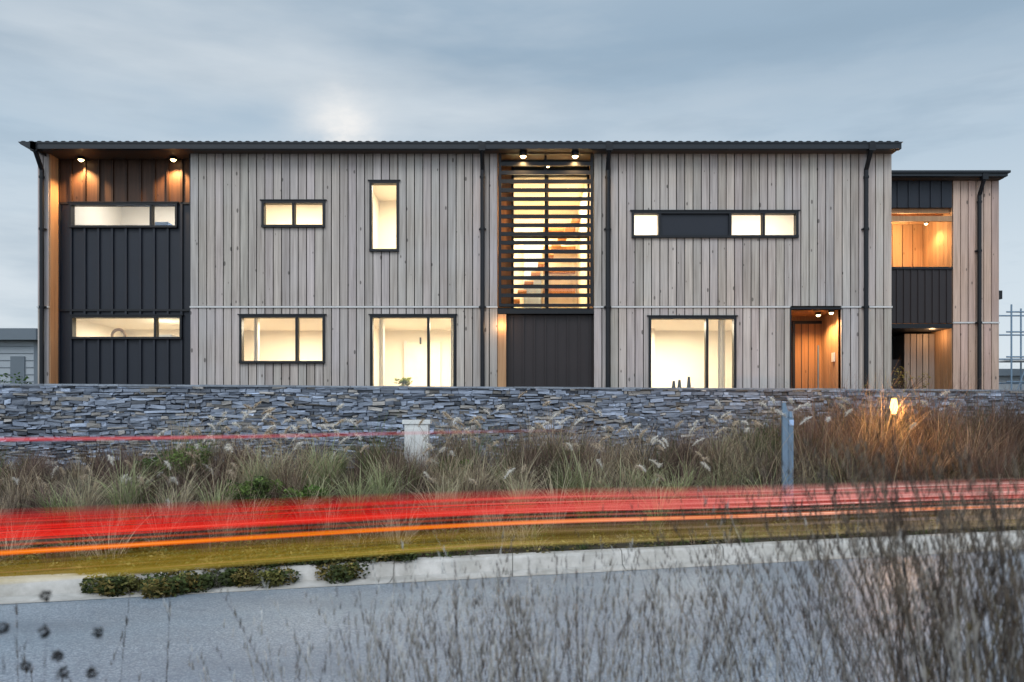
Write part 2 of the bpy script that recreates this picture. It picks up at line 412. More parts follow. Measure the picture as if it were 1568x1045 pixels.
mb.box(lx,a-.013,Y2+.13,YB2-.01,sz(318)+.02,sz(318)+.06,'timber_new')
for q in(.1,.42,.78,1.1): mb.box(lx,a-.014,Y2+q,Y2+q+.05,sz(318)-.10,sz(318)+.018,'timber_new')
mb.box(lx,a-.014,Y2+.0,Y2+.06,sz(339),sz(331),'timber_new')
mb.box(lx,a-.014,Y2+.01,Y2+.06,sz(495),sz(413),'steel_brown'); x=lx
while x<a-.06: mb.box(x,x+.03,Y2-.012,Y2+.0095,sz(495),sz(413),'steel_brown'); x+=.155
mb.box(lx,a-.014,Y2-.03,Y2+.08,sz(413)+.001,sz(410)+.01,'alu')
mb.box(lx,a-.014,Y2+.0,YB2+3,sz(505)+.03,sz(496),'alu')
boards(mb,sx(1409),a-.014,zb,sz(506),[],Y2+.75,'timber',w=.14,tone=.75,tint=(1.1,.95,.85))
mb.box(sx(1409)+.01,a-.02,Y2+.784,YB2+3,zb,sz(506),'back')
mb.box(lx,sx(1409),Y2+.9,Y2+.95,zb,sz(546),'steel_brown')
mb.box(sx(1398),sx(1402),Y2+1.1,Y2+1.14,sz(546),sz(506),'alu'); mb.box(lx,sx(1409)-.02,Y2+1.1,Y2+1.139,sz(512),sz(508),'alu')
mb.box(lx,sx(1531),Y2-.3,Y2-.18,sz(276)-.0,sz(268)-.05,'roof')
mb.box(lx,sx(1531)+.04,Y2-.34,Y2+6,sz(268)-.049,sz(266)-.03,'roof'); mb.box(lx,sx(1530),Y2-.179,Y2+.3,sz(277)+.003,sz(276)+.03,'soffit')
downpipe(mb,sx(1497),Y2-.07,zb,sz(272)-.05,zm2,Y2-.3)
mb.box(sx(1531),sx(1539),Y2+.1,Y2+.22,sz(457),sz(444),'alu')
downlight(mb,sx(1437),Y2+.55,sz(330),60,h2,.7,150,.04)
light('balcony_light','POINT',(sx(1400),Y2+.6,sz(345)),55,(1,.64,.30),h2,shadow_soft_size=.08)
light('porch_light','POINT',(sx(1440),Y2+.35,sz(512)),7,(1,.6,.3),h2,shadow_soft_size=.05)
mb.build('structure',h2)

# ---------------------------------------------------------------- concrete, asphalt, soil, stone
m=N('kerb_concrete'); o=m.obj(); nz=m.noise(o,5,8,.65); f2=m.noise(o,70,3)
c=m.ramp(nz,[(.3,(.34,.34,.32)),(.7,(.60,.60,.58))]); c=m.mix(m.math('MULTIPLY',f2,.3),c,(.28,.27,.25))
sxn=m.n('ShaderNodeSeparateXYZ',{0:o}).outputs[0]
jt=m.math('LESS_THAN',m.math('FRACT',m.math('MULTIPLY',sxn,.85)),.010); c=m.mix(jt,c,(.14,.14,.13))
st=m.noise(m.mapv(o,(1.5,1.5,1)),1.0,6,.7); c=m.mix(m.math('MULTIPLY',m.math('SUBTRACT',st,.48,clamp=True),2.2,clamp=True),c,(.22,.21,.17))
M['concrete']=m.out(m.bsdf(c,.75,0,f2,.3,.004))
m=N('chipseal_asphalt'); o=m.obj()
v=m.n('ShaderNodeTexVoronoi',{'Vector':o,'Scale':100.0}); vc=m.n('ShaderNodeSeparateColor',{0:v.outputs['Color']}).outputs[0]
c=m.ramp(vc,[(0,(.12,.16,.205)),(.6,(.21,.265,.325)),(1,(.38,.45,.52))])
big=m.noise(m.mapv(o,(.35,1.1,1)),1.2,5,.6); c=m.mix(m.math('MULTIPLY',m.math('SUBTRACT',big,.43,clamp=True),2.4,clamp=True),c,(.13,.17,.215))
M['asphalt']=m.out(m.bsdf(c,.45,0,v.outputs['Distance'],.35,.004,spec=.5))
m=N('planting_soil'); o=m.obj(); nz=m.noise(o,3,8,.7); f2=m.noise(o,40,4)
c=m.ramp(nz,[(.3,(.022,.017,.012)),(.55,(.055,.045,.025)),(.75,(.06,.075,.025))])
M['soil']=m.out(m.bsdf(c,.95,0,f2,.8,.03))
m=N('stacked_schist'); o=m.obj(); nz=m.noise(m.mapv(o,(6,6,22)),1.5,7,.7)
c=m.mix(1,m.ramp(nz,[(.3,(.6,.62,.65)),(.7,(1.2,1.2,1.2))]),m.attr(),'MULTIPLY')
M['stone']=m.out(m.bsdf(c,.55,0,nz,.8,.012,spec=.5))

def strip(name,xs,offs,mat,parent=None):
    vs=[];fs=[];n=len(offs)
    for x in xs:
        for f in offs: y,z=f(x); vs.append((x,y,z))
    for i in range(len(xs)-1):
        for j in range(n-1): fs.append((i*n+j,(i+1)*n+j,(i+1)*n+j+1,i*n+j+1))
    me=bpy.data.meshes.new(name); me.from_pydata(vs,[],fs); me.materials.append(M[mat])
    o=bpy.data.objects.new(name,me); scene.collection.objects.link(o)
    if parent:o.parent=parent
    return o
xs=[-700,-300,-120,-60,-30]+[x*.4 for x in range(-50,51)]+[30,60,120,300,700]
strip('road',xs,[lambda x:(K(x)-7.4,0),lambda x:(K(x)-4,.03),lambda x:(K(x)-.42,.0)],'asphalt')
kerb=empty('kerb')
xk=[x*.4 for x in range(-75,76)]
strip('channel',xk,[lambda x:(K(x)-.45,.004),lambda x:(K(x)-.30,-.012),lambda x:(K(x)-.04,.0),lambda x:(K(x),.11),lambda x:(K(x)+.03,.135),lambda x:(K(x)+.17,.14),lambda x:(K(x)+.19,.08)],'concrete',kerb)
strip('near_channel',xk,[lambda x:(K(x)-7.0,.004),lambda x:(K(x)-7.28,-.01),lambda x:(K(x)-7.32,.12),lambda x:(K(x)-7.5,.14),lambda x:(K(x)-7.51,.05)],'concrete',kerb)
def gofs(fr): return lambda x:(K(x)+.18+(W(x)+1.0-K(x)-.18)*fr, gz(x,K(x)+.18+(W(x)+1.0-K(x)-.18)*fr))
gl=[gofs(i/24) for i in range(25)]+[lambda x:(W(x)+9,.8),lambda x:(W(x)+60,.8),lambda x:(W(x)+300,.8),lambda x:(W(x)+1500,.8)]
xg=[-1500,-700,-300,-120,-60,-30]+[x*.4 for x in range(-50,51)]+[30,60,120,300,700,1500]
strip('ground',xg,gl,'soil')
strip('verge_ground',xg,[lambda x:(K(x)-400,.2),lambda x:(K(x)-40,.2),lambda x:(K(x)-9,.16),lambda x:(K(x)-7.5,.125)],'soil')

# stone wall
mb=MB(); zt0=2.10
x0w,x1w=-15.0,17.0
mb.poly([(x0w,W(x0w)+.03,.5),(x1w,W(x1w)+.03,.5),(x1w,W(x1w)+.03,zt0-.03),(x0w,W(x0w)+.03,zt0-.03),
         (x0w,W(x0w)+.42,.5),(x1w,W(x1w)+.42,.5),(x1w,W(x1w)+.42,zt0-.03),(x0w,W(x0w)+.42,zt0-.03)],
        [(0,1,2,3),(3,2,6,7),(5,4,7,6),(0,3,7,4),(1,5,6,2)],'darkstone')
z=.72
while z<zt0-.02:
    h=random.choice([.03,.035,.042,.05,.062]); h=min(h,zt0-z)
    x=x0w+random.random()*.2
    while x<x1w:
        l=random.choice([.06,.08,.11,.15,.19,.24])*random.uniform(.8,1.2)*(1+h*3)
        e=sm((zt0-z-.04)*4)
        wob=(.03*math.sin(x*1.3+z*3)+.018*math.sin(x*4.1+z*9))*e
        za=z+wob+random.uniform(-.008,.008)*e; zc=za+h*random.uniform(.85,1.15 if e>.3 else 1.0)
        tl=random.uniform(-.014,.014)*min(1,l/.1)*(.2+.8*e); dep=random.uniform(-.035,.012)
        y0=W(x)+dep; sl=.137*l; i=.004
        base=min(.62,max(.07,random.gauss(.235,.10))); tint=random.random()
        if random.random()<.07: base*=1.7
        col=(base*.78,base*.92,base*1.18) if tint<.82 else (base*1.0,base*.95,base*.9)
        j=lambda s=.007:random.uniform(-s,s)
        fr=[(x+i+j(),y0+j(.012),za+i+tl+j(.005)),(x+l-i+j(),y0+sl+j(.012),za+i-tl+j(.005)),(x+l-i+j(.012),y0+sl+j(.012),zc-i-tl+j(.005)),(x+i+j(.012),y0+j(.012),zc-i+tl+j(.005))]
        bk=[(x,y0+.03,za+tl),(x+l-.003,y0+sl+.03,za-tl),(x+l-.003,y0+sl+.03,zc-tl),(x,y0+.03,zc+tl)]
        b2=[(p[0],p[1]+.14,p[2]) for p in bk]
        mb.poly(fr+bk+b2,[(0,1,2,3),(0,4,5,1),(1,5,6,2),(2,6,7,3),(3,7,4,0),(4,8,9,5),(5,9,10,6),(6,10,11,7),(7,11,8,4)],'stone',col)
        x+=l+.001
    z+=h*.93
x=x0w
while x<x1w:
    l=random.uniform(.25,.6); base=random.uniform(.2,.34); t=zt0-.012+random.uniform(-.003,.003)
    vs=[(x,W(x)-.03,t),(x+l-.006,W(x+l)-.03,t),(x+l-.006,W(x+l)+.45,t),(x,W(x)+.45,t)]
    h=random.uniform(.027,.033); vs+=[(p[0]+random.uniform(-.002,.002),p[1],t+h+random.uniform(-.002,.002)) for p in vs]
    mb.poly(vs,[(3,2,1,0),(4,5,6,7),(0,1,5,4),(1,2,6,5),(2,3,7,6),(3,0,4,7)],'stone',(base*.83,base*.95,base*1.13)); x+=l
mb.build('stone_wall')

# ---------------------------------------------------------------- vegetation
def mat_leaf(name,alpha=1.0,rough=.6,trans=.35):
    m=N(name); c=m.attr()
    d=m.bsdf(c,rough,spec=.3)
    t=m.n('ShaderNodeBsdfTranslucent',{'Color':c}).outputs[0]
    s=m.n('ShaderNodeMixShader',{0:trans,1:d,2:t}).outputs[0]
    if alpha<1:
        tr=m.n('ShaderNodeBsdfTransparent').outputs[0]
        s=m.n('ShaderNodeMixShader',{0:alpha,1:tr,2:s}).outputs[0]
    return m.out(s)
M['grass']=mat_leaf('grass_blades'); M['wisp']=mat_leaf('wispy_seed_grass',.6); M['leaf']=mat_leaf('leaves')

def blades(P,az,h,lean,droop,w,col,seg=5,tipcol=None):
    n=len(P); t=np.linspace(0,1,seg+1)[None,:]
    dx=np.cos(az)[:,None];dy=np.sin(az)[:,None]
    hh=h[:,None];ll=lean[:,None];dd=droop[:,None]
    rr=hh*ll*t**1.7
    X=P[:,0:1]+dx*rr;Yv=P[:,1:2]+dy*rr;Z=P[:,2:3]+hh*(t-dd*t**2.5)
    pa=az+np.pi/2+rng.normal(0,.5,n); ww=(w[:,None]*(1-t**2*.92))/2
    ox=np.cos(pa)[:,None]*ww; oy=np.sin(pa)[:,None]*ww
    A=np.stack([X-ox,Yv-oy,Z],-1);B=np.stack([X+ox,Yv+oy,Z],-1)
    V=np.stack([A,B],2).reshape(-1,3); S=seg+1
    base=(np.arange(n)*S*2)[:,None]+(np.arange(seg)*2)[None,:]
    Fq=np.stack([base,base+1,base+3,base+2],-1).reshape(-1,4)
    C=np.repeat(col[:,None,:],S,1)
    sh=(.55+.6*t)[...,None]; C=C*sh  # shading put into the blade colour, darker at root, paler at tip
    if tipcol is not None: C=C*(1-t[...,None]**2)+tipcol*(t[...,None]**2)
    C=np.repeat(C[:,:,None,:],2,2).reshape(-1,3)
    return V,Fq,C
class Veg:
    def __init__(s): s.V=[];s.F=[];s.C=[];s.n=0
    def add(s,V,Fq,C): s.V.append(V);s.F.append(Fq+s.n);s.C.append(C);s.n+=len(V)
    def build(s,name,mat,parent=None):
        V=np.concatenate(s.V);Fq=np.concatenate(s.F);C=np.concatenate(s.C)
        me=bpy.data.meshes.new(name); me.vertices.add(len(V)); me.vertices.foreach_set('co',V.ravel().astype(np.float32))
        me.loops.add(Fq.size); me.loops.foreach_set('vertex_index',Fq.ravel().astype(np.int32))
        me.polygons.add(len(Fq)); me.polygons.foreach_set('loop_start',(np.arange(len(Fq))*4).astype(np.int32))
        me.update(calc_edges=True); me.materials.append(M[mat])
        a=me.color_attributes.new('Col','FLOAT_COLOR','POINT'); cc=np.ones((len(V),4),np.float32); cc[:,:3]=np.clip(C,0,1); a.data.foreach_set('color',cc.ravel())
        o=bpy.data.objects.new(name,me); scene.collection.objects.link(o)
        if parent:o.parent=parent
        return o
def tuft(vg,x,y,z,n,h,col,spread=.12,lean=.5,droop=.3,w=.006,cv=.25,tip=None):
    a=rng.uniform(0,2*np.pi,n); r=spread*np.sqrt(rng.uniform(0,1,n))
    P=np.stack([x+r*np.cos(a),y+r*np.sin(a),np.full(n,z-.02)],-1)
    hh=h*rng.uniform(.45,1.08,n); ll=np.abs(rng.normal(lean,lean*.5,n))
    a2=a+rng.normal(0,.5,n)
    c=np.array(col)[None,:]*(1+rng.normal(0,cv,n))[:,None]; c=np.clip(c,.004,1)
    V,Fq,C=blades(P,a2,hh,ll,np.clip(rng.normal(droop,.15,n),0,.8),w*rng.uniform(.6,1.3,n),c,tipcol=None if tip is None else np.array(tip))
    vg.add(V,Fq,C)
def plume(vg,x,y,z,h,az,col=(.62,.58,.5),L=.22,n=170,lean=.55):
    P=np.array([[x,y,z]])
    V,Fq,C=blades(P,np.array([az]),np.array([h]),np.array([lean]),np.array([.28]),np.array([.007]),np.array([[.4,.33,.22]]),seg=8); vg.add(V,Fq,C)
    t=1-rng.uniform(0,1,n)*L/h; rr=h*lean*t**1.7
    px=x+math.cos(az)*rr;py=y+math.sin(az)*rr;pz=z+h*(t-.28*t**2.5)
    s=(1-t)*h/L; fat=.014+.034*np.sin(np.pi*np.clip(s,0.03,.97))
    a=rng.uniform(0,2*np.pi,n)
    P=np.stack([px,py,pz],-1); c=np.array(col)[None,:]*(1+rng.normal(0,.15,n))[:,None]
    V,Fq,C=blades(P,a,fat*rng.uniform(.7,1.3,n),np.full(n,1.0),rng.uniform(0,1.4,n),np.full(n,.006),c,seg=2); vg.add(V,Fq,C*1.4)

BR=(.16,.11,.085);PU=(.19,.13,.115);ST=(.46,.38,.27);GR=(.13,.19,.06);LG=(.33,.41,.18);DG=(.05,.085,.03)
DB=(.08,.055,.045)
g1=Veg(); cnt=0
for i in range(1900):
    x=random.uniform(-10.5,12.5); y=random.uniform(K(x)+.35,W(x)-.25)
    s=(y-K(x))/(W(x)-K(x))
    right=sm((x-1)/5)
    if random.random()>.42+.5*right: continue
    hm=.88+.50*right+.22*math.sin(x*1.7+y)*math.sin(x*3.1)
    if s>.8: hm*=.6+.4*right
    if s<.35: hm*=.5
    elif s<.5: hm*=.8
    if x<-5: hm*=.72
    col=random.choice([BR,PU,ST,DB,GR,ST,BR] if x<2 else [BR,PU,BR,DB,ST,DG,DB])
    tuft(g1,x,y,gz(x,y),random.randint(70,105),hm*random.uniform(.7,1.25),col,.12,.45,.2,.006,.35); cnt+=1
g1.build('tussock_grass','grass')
g2=Veg()
spots=[(-3.3,11.0),(-2.7,11.5),(-3.0,10.6),(-1.9,10.8),(-1.4,11.2),(-.3,11.4),(.6,11.0),(1.0,11.4),(1.4,10.7),(2.6,11.6),(3.2,11.2),(3.6,12.8),(3.9,12.9),(4.3,12.3),(4.7,11.9),(4.2,11.5),(-4.6,10.0),(-3.9,9.9),(-5.2,9.6),(5.3,13.2),(-1.0,10.2),(.1,10.3),(2.0,11.0),(3.0,13.1),(-2.2,10.2),(-.6,10.8),(.9,10.4),(3.4,12.0),(3.7,13.6),(4.1,13.4),(1.7,11.6)]
for (x,y) in spots:
    for q in range(3):
        xx=x+random.gauss(0,.2); yy=y+random.gauss(0,.15)
        tuft(g2,xx,yy,gz(xx,yy),75,random.uniform(.6,1.0),random.choice([LG,GR,LG,ST]),.09,.5,.35,.011,.25,tip=(.55,.53,.36))
for i in range(300):
    x=random.uniform(-7,9); y=K(x)+random.uniform(.2,1.2)
    tuft(g2,x,y,gz(x,y),32,random.uniform(.12,.34),random.choice([GR,ST,DG,(.2,.2,.07),BR]),.07,.7,.4,.006,.3)
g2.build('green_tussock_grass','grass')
g3=Veg()
pl=[(205,740),(345,690),(325,650),(430,632),(430,655),(655,690),(660,700),(735,735),(735,640),(862,680),(1040,672),(1170,650),(1175,630),(70,770),(270,740),(240,750),(120,770),(980,655),(900,640),(560,640),(1300,640),(880,650),(520,680),(300,700),(1105,645),(160,800),(455,680),(760,690),(1460,630),(600,735),(810,720),(1010,735),(690,660),(375,655),(480,650),(640,720),(940,680),(1240,620),(1080,690),(20,790),(320,720),(410,670),(700,640),(830,640),(350,630),(505,665),(1140,640),(1005,690),(400,645),(445,640),(330,675),(720,655),(870,635),(200,715),(250,690),(1060,650)]
for (px,py) in pl:
    for q in range(4):
        d=random.uniform(9.7,11.9); X=fx(px+random.gauss(0,26),d); d=min(max(d,K(X)+.6),W(X)-.4); zz=fz(py+random.gauss(-4,12),d)
        g0=gz(X,d); h=max(.35,(zz-g0)/.72)
        az=random.choice([0,math.pi,0.3,2.8,math.pi])+random.gauss(0,.4); le=random.uniform(.15,.45)
        plume(g3,X-math.cos(az)*h*le,d-math.sin(az)*h*le,g0,h,az,lean=le,L=random.uniform(.12,.27),col=random.choice([(.72,.69,.63),(.58,.50,.40),(.75,.73,.69),(.5,.42,.33)]))
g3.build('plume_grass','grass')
g4=Veg()
for i in range(180):
    x=random.uniform(-9,11); y=random.uniform(K(x)+1.5,W(x)-.5); right=sm((x-1)/5)
    tuft(g4,x,y,gz(x,y),45,(.95+.5*right)*random.uniform(.8,1.2)*(.75 if x<-5 else 1),random.choice([(.32,.22,.19),(.45,.38,.29),(.2,.14,.11)]),.14,.42,.15,.0038,.3)
g4.build('wispy_grass','wisp')

def leaves(vg,C0,rad,n,size,col,cv=.35,up=.5):
    d=rng.normal(0,1,(n,3)); d/=np.linalg.norm(d,axis=1)[:,None]; r=rng.uniform(.35,1,n)**.5
    P=np.array(C0)[None,:]+d*r[:,None]*np.array(rad)[None,:]
    a=rng.normal(0,1,(n,3)); a[:,2]*=up; a/=np.linalg.norm(a,axis=1)[:,None]
    b=np.cross(a,rng.normal(0,1,(n,3))); b/=np.linalg.norm(b,axis=1)[:,None]
    s=size*rng.uniform(.6,1.3,n)[:,None]
    V=np.stack([P-a*s,P+b*s*.45,P+a*s,P-b*s*.45],1).reshape(-1,3)
    Fq=np.arange(n*4).reshape(-1,4)
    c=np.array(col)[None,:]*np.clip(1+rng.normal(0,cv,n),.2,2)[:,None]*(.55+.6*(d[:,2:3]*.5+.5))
    vg.add(V,Fq,np.repeat(c,4,0))
c1=Veg()
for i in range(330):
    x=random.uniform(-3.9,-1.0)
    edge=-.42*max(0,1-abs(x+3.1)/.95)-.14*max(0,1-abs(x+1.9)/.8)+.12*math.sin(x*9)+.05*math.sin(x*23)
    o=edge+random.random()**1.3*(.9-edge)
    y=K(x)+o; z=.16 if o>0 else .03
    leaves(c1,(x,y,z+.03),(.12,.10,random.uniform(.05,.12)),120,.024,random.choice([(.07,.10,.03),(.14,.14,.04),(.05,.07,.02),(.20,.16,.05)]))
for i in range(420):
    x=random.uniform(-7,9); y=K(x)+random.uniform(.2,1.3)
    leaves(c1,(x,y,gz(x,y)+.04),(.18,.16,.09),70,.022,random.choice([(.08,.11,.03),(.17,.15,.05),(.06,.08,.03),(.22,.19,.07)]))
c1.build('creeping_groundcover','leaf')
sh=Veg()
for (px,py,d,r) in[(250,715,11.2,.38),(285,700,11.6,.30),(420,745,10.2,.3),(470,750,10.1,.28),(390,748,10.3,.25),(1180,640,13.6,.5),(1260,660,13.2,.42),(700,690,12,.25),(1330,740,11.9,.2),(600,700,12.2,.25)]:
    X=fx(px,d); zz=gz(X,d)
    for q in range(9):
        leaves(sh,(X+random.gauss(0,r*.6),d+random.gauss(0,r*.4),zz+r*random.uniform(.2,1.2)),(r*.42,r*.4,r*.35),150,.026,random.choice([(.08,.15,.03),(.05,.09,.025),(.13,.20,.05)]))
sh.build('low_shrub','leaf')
tr=empty('young_tree'); tb=MB(); tv=Veg()
bx,by=fx(1386,15.8),15.8
tb.cyl((bx,by,.8),(bx+.03,by,2.1),.022,'timber_brown',8,.014)
for i in range(26):
    z=1.9+random.random()*.5; a=random.uniform(0,6.28); L=random.uniform(.15,.4)
    p0=(bx+.03*(z-.8)/1.3,by,min(z,2.1)); p1=(p0[0]+math.cos(a)*L,by+math.sin(a)*L*.5,z+L*.5)
    tb.cyl(p0,p1,.007,'timber_brown',5,.003)
    leaves(tv,p1,(.07,.07,.05),16,.018,(.26,.20,.05))
tb.build('trunk',tr); tv.build('foliage','leaf',tr)
hg=Veg()
for i in range(110): leaves(hg,(random.uniform(-24,-13),random.uniform(22,23.2),random.uniform(1,2.6)),(.5,.4,.35),150,.06,random.choice([(.06,.12,.03),(.10,.17,.05)]))
hg.build('hedge','leaf')
hg=Veg()
for i in range(60): leaves(hg,(random.uniform(13.5,20),random.uniform(20,22),random.uniform(.9,2.0)),(.5,.4,.3),120,.06,(.07,.11,.035))
hg.build('hedge.001','leaf')
hp=Veg(); X=fx(612)
for q in range(6): leaves(hp,(X+random.gauss(0,.07),yr+.65,fz(580)+random.uniform(-.1,.02)),(.09,.07,.07),40,.035,(.25,.3,.05))
o=hp.build('pot_plant','leaf',house)

# foreground seed grasses
fg=Veg()
def seedstem(x,y,z,h,az,lean,col,w=.0024,seeds=24,sl=.35,fs=.02):
    P=np.array([[x,y,z]]);dr=.1
    V,Fq,C=blades(P,np.array([az]),np.array([h]),np.array([lean]),np.array([dr]),np.array([w*1.7]),np.array([col]),seg=9); fg.add(V,Fq,C)
    t=1-rng.uniform(0,1,seeds)*sl; rr=h*lean*t**1.7
    P=np.stack([x+math.cos(az)*rr,y+math.sin(az)*rr,z+h*(t-dr*t**2.5)],-1)
    a=rng.uniform(0,2*np.pi,seeds); c=np.array([col])*(1+rng.normal(0,.25,seeds))[:,None]
    V,Fq,C=blades(P,a,fs*rng.uniform(.6,1.5,seeds),np.full(seeds,.35),np.zeros(seeds),np.full(seeds,w*1.4),c,seg=2); fg.add(V,Fq,C)
def cluster(px,d,n,top,spr,cols,lean=.25,seeds=20,wind=None,w=.0028,sd=75):
    X=fx(px,d)
    for i in range(n):
        x=X+random.gauss(0,spr); y=d+random.gauss(0,.15); zt_=fz(top+abs(random.gauss(0,sd)),d)
        h=max(.3,(zt_-.14)/.90); az=random.uniform(0,6.28) if wind is None else wind+random.gauss(0,.7)
        seedstem(x,y,.14,h,az,abs(random.gauss(lean,.1)),random.choice(cols),seeds=seeds,w=w)
dk=[(.07,.055,.045),(.12,.09,.07),(.2,.16,.12)]; lt=[(.36,.34,.31),(.22,.19,.15),(.60,.60,.58),(.12,.10,.09)]
cluster(870,2.1,75,845,.15,lt,.20,w=.0036); cluster(690,2.2,56,860,.14,lt,.18,w=.0034); cluster(1000,2.3,50,850,.17,lt,.2); cluster(780,2.0,50,880,.12,lt,.18,w=.0036)
cluster(520,2.1,34,885,.09,lt,.14); cluster(930,1.9,46,870,.14,dk+lt,.22,w=.003); cluster(1120,2.2,44,850,.14,lt,.2,w=.0034); cluster(600,2.0,26,910,.1,lt,.2)
cluster(1330,2.2,64,750,.12,dk,.30,26,2.9); cluster(1430,2.0,74,735,.11,dk+lt,.22,w=.003); cluster(1545,1.9,130,680,.11,dk,.2,26,w=.0035)
cluster(1500,2.4,70,725,.15,dk+[(.3,.25,.18)],.26); cluster(1250,2.3,44,810,.12,lt+dk,.24,w=.0032); cluster(1610,1.7,110,670,.10,dk,.2,26,2.8,w=.0035)
cluster(1530,1.7,120,840,.08,dk+[(.25,.2,.1)],.16,10,w=.005); cluster(1470,1.6,44,800,.06,[(.4,.38,.35),(.55,.53,.5)],.16,8,w=.0048)
cluster(240,2.2,10,950,.12,lt,.15); cluster(90,2.0,8,930,.1,dk,.12); cluster(0,2.0,6,960,.06,dk,.12); cluster(380,2.1,12,960,.1,lt,.15)
for (px,py) in[(70,912),(68,968),(88,1005),(150,968),(98,1030),(5,962),(40,1020),(140,1030)]:
    d=1.35; X=fx(px,d); Z=fz(py,d)
    seedstem(X-.02,d,.14,(Z-.14)/.9,0,.02,(.03,.025,.025),seeds=4)
    leaves(fg,(X,d,Z),(.008,.008,.010),60,.005,(.03,.027,.027))
fg.build('seed_grass','wisp')

# ---------------------------------------------------------------- street furniture
mb=MB(); d=12.0; X0,X1=fx(616,d),fx(659,d); zg=gz((X0+X1)/2,d)
mb.box(X0+.03,X1-.03,d,d+.22,zg-.1,fz(650,d),'white'); mb.box(X0,X1,d-.02,d+.25,fz(650,d)+.001,fz(643,d),'white')
mb.box(X0+.06,X1-.06,d-.008,d-.001,zg+.12,fz(656,d),'white'); mb.cyl((X1-.09,d-.02,zg+.35),(X1-.09,d-.0,zg+.35),.012,'alu')
mb.build('utility_cabinet',bevel=.012)
ug=Veg()
for q in range(30):
    xx=random.uniform(X0-.35,X1+.35); yy=d-random.uniform(.15,.8)
    tuft(ug,xx,yy,gz(xx,yy),70,random.uniform(.42,.68),random.choice([BR,ST,GR,PU]),.1,.4,.25,.006,.3)
ug.build('tussock_grass.001','grass')
mb=MB(); d=10.9; X=fx(1203,d); zg=gz(X,d)
mb.box(X-.04,X+.03,d,d+.05,zg-.1,fz(630,d),'galv'); 
mb.poly([(X-.04,d,fz(630,d)+.001),(X+.03,d,fz(630,d)+.001),(X-.0,d,fz(617,d)),(X-.04,d,fz(617,d)),(X-.04,d+.05,fz(630,d)+.001),(X+.03,d+.05,fz(630,d)+.001),(X-.0,d+.05,fz(617,d)),(X-.04,d+.05,fz(617,d))],[(0,1,2,3),(5,4,7,6),(0,3,7,4),(1,5,6,2),(2,6,7,3)],'galv')
mb.box(X+.055,X+.13,d+.08,d+.15,zg-.1,fz(640,d),'galv'); mb.cyl((X+.092,d+.115,fz(640,d)),(X+.092,d+.115,fz(630,d)),.05,'galv',14,.03)
mb.box(X+.031,X+.054,d+.02,d+.1,fz(690,d),fz(684,d),'galv'); mb.box(X+.031,X+.054,d+.02,d+.1,fz(650,d),fz(645,d),'galv')
mb.box(X+.07,X+.13,d+.07,d+.079,fz(652,d),fz(643,d),'pale_blue')
mb.build('marker_post',bevel=.005)
gl_=empty('garden_lamp'); mb=MB(); d=12.9; X=fx(1369,d); zg=gz(X,d); zc=fz(624,d)
mb.cyl((X,d,zg-.05),(X,d,zc-.13),.03,'alu',14); mb.cyl((X,d,zc+.13),(X,d,zc+.15),.06,'alu',16)
mb.cyl((X,d,zc-.13),(X,d,zc-.10),.05,'alu',16)
mb.cyl((X,d,zc-.099),(X,d,zc),.03,'lampw',16,.06); mb.cyl((X,d,zc),(X,d,zc+.129),.06,'lampw',16,.035)
mb.build('lamp_body',gl_); light('lamp_light','POINT',(X-.02,d-.2,zc+.02),110,(1,.50,.15),gl_,shadow_soft_size=.05)

# ---------------------------------------------------------------- far background
mb=MB(); 
mb.box(-26,-16.9,30,36,.8,4.45,'farwall'); mb.box(-26.5,-16.6,29.6,36.4,4.451,4.85,'farroof',)
mb.box(-26,-17.9,29.97,29.995,2.2,2.25,'farroof'); mb.box(-17.7,-17.2,29.95,29.99,1.9,3.9,'farroof'); mb.box(-21.5,-19,29.95,29.99,2.6,3.8,'farroof')
for i in range(14): mb.box(-26,-16.9,29.975,29.999,1+i*.25,1.015+i*.25,'farroof')
mb.build('distant_house')
sc=MB(); 
for i in range(5):
    x=20.0+i*1.1
    for y in(34,35.2): sc.cyl((x,y,.8),(x,y,6.3),.035,'galv',8)
for z in(2.2,3.2,4.2,5.2,6.0):
    for y in(34,35.2): sc.cyl((19.8,y,z),(24.6,y,z),.03,'galv',8)
for z in(2.1,4.1): sc.box(19.9,24.5,34.1,35.1,z-.05,z,'flash')
for i in range(4): sc.cyl((20+i*1.1,34,2.2+(i%2)*2),(21.1+i*1.1,34,4.2-(i%2)*2+1),.025,'galv',8)
sc.build('scaffolding')
mb=MB(); mb.box(16.5,30,37,44,.8,3.6,'farwall'); mb.box(16.2,30.3,36.7,44.3,3.601,3.9,'farroof'); mb.box(21,22.2,36.96,36.99,1.6,3,'farroof'); mb.build('distant_house.001')

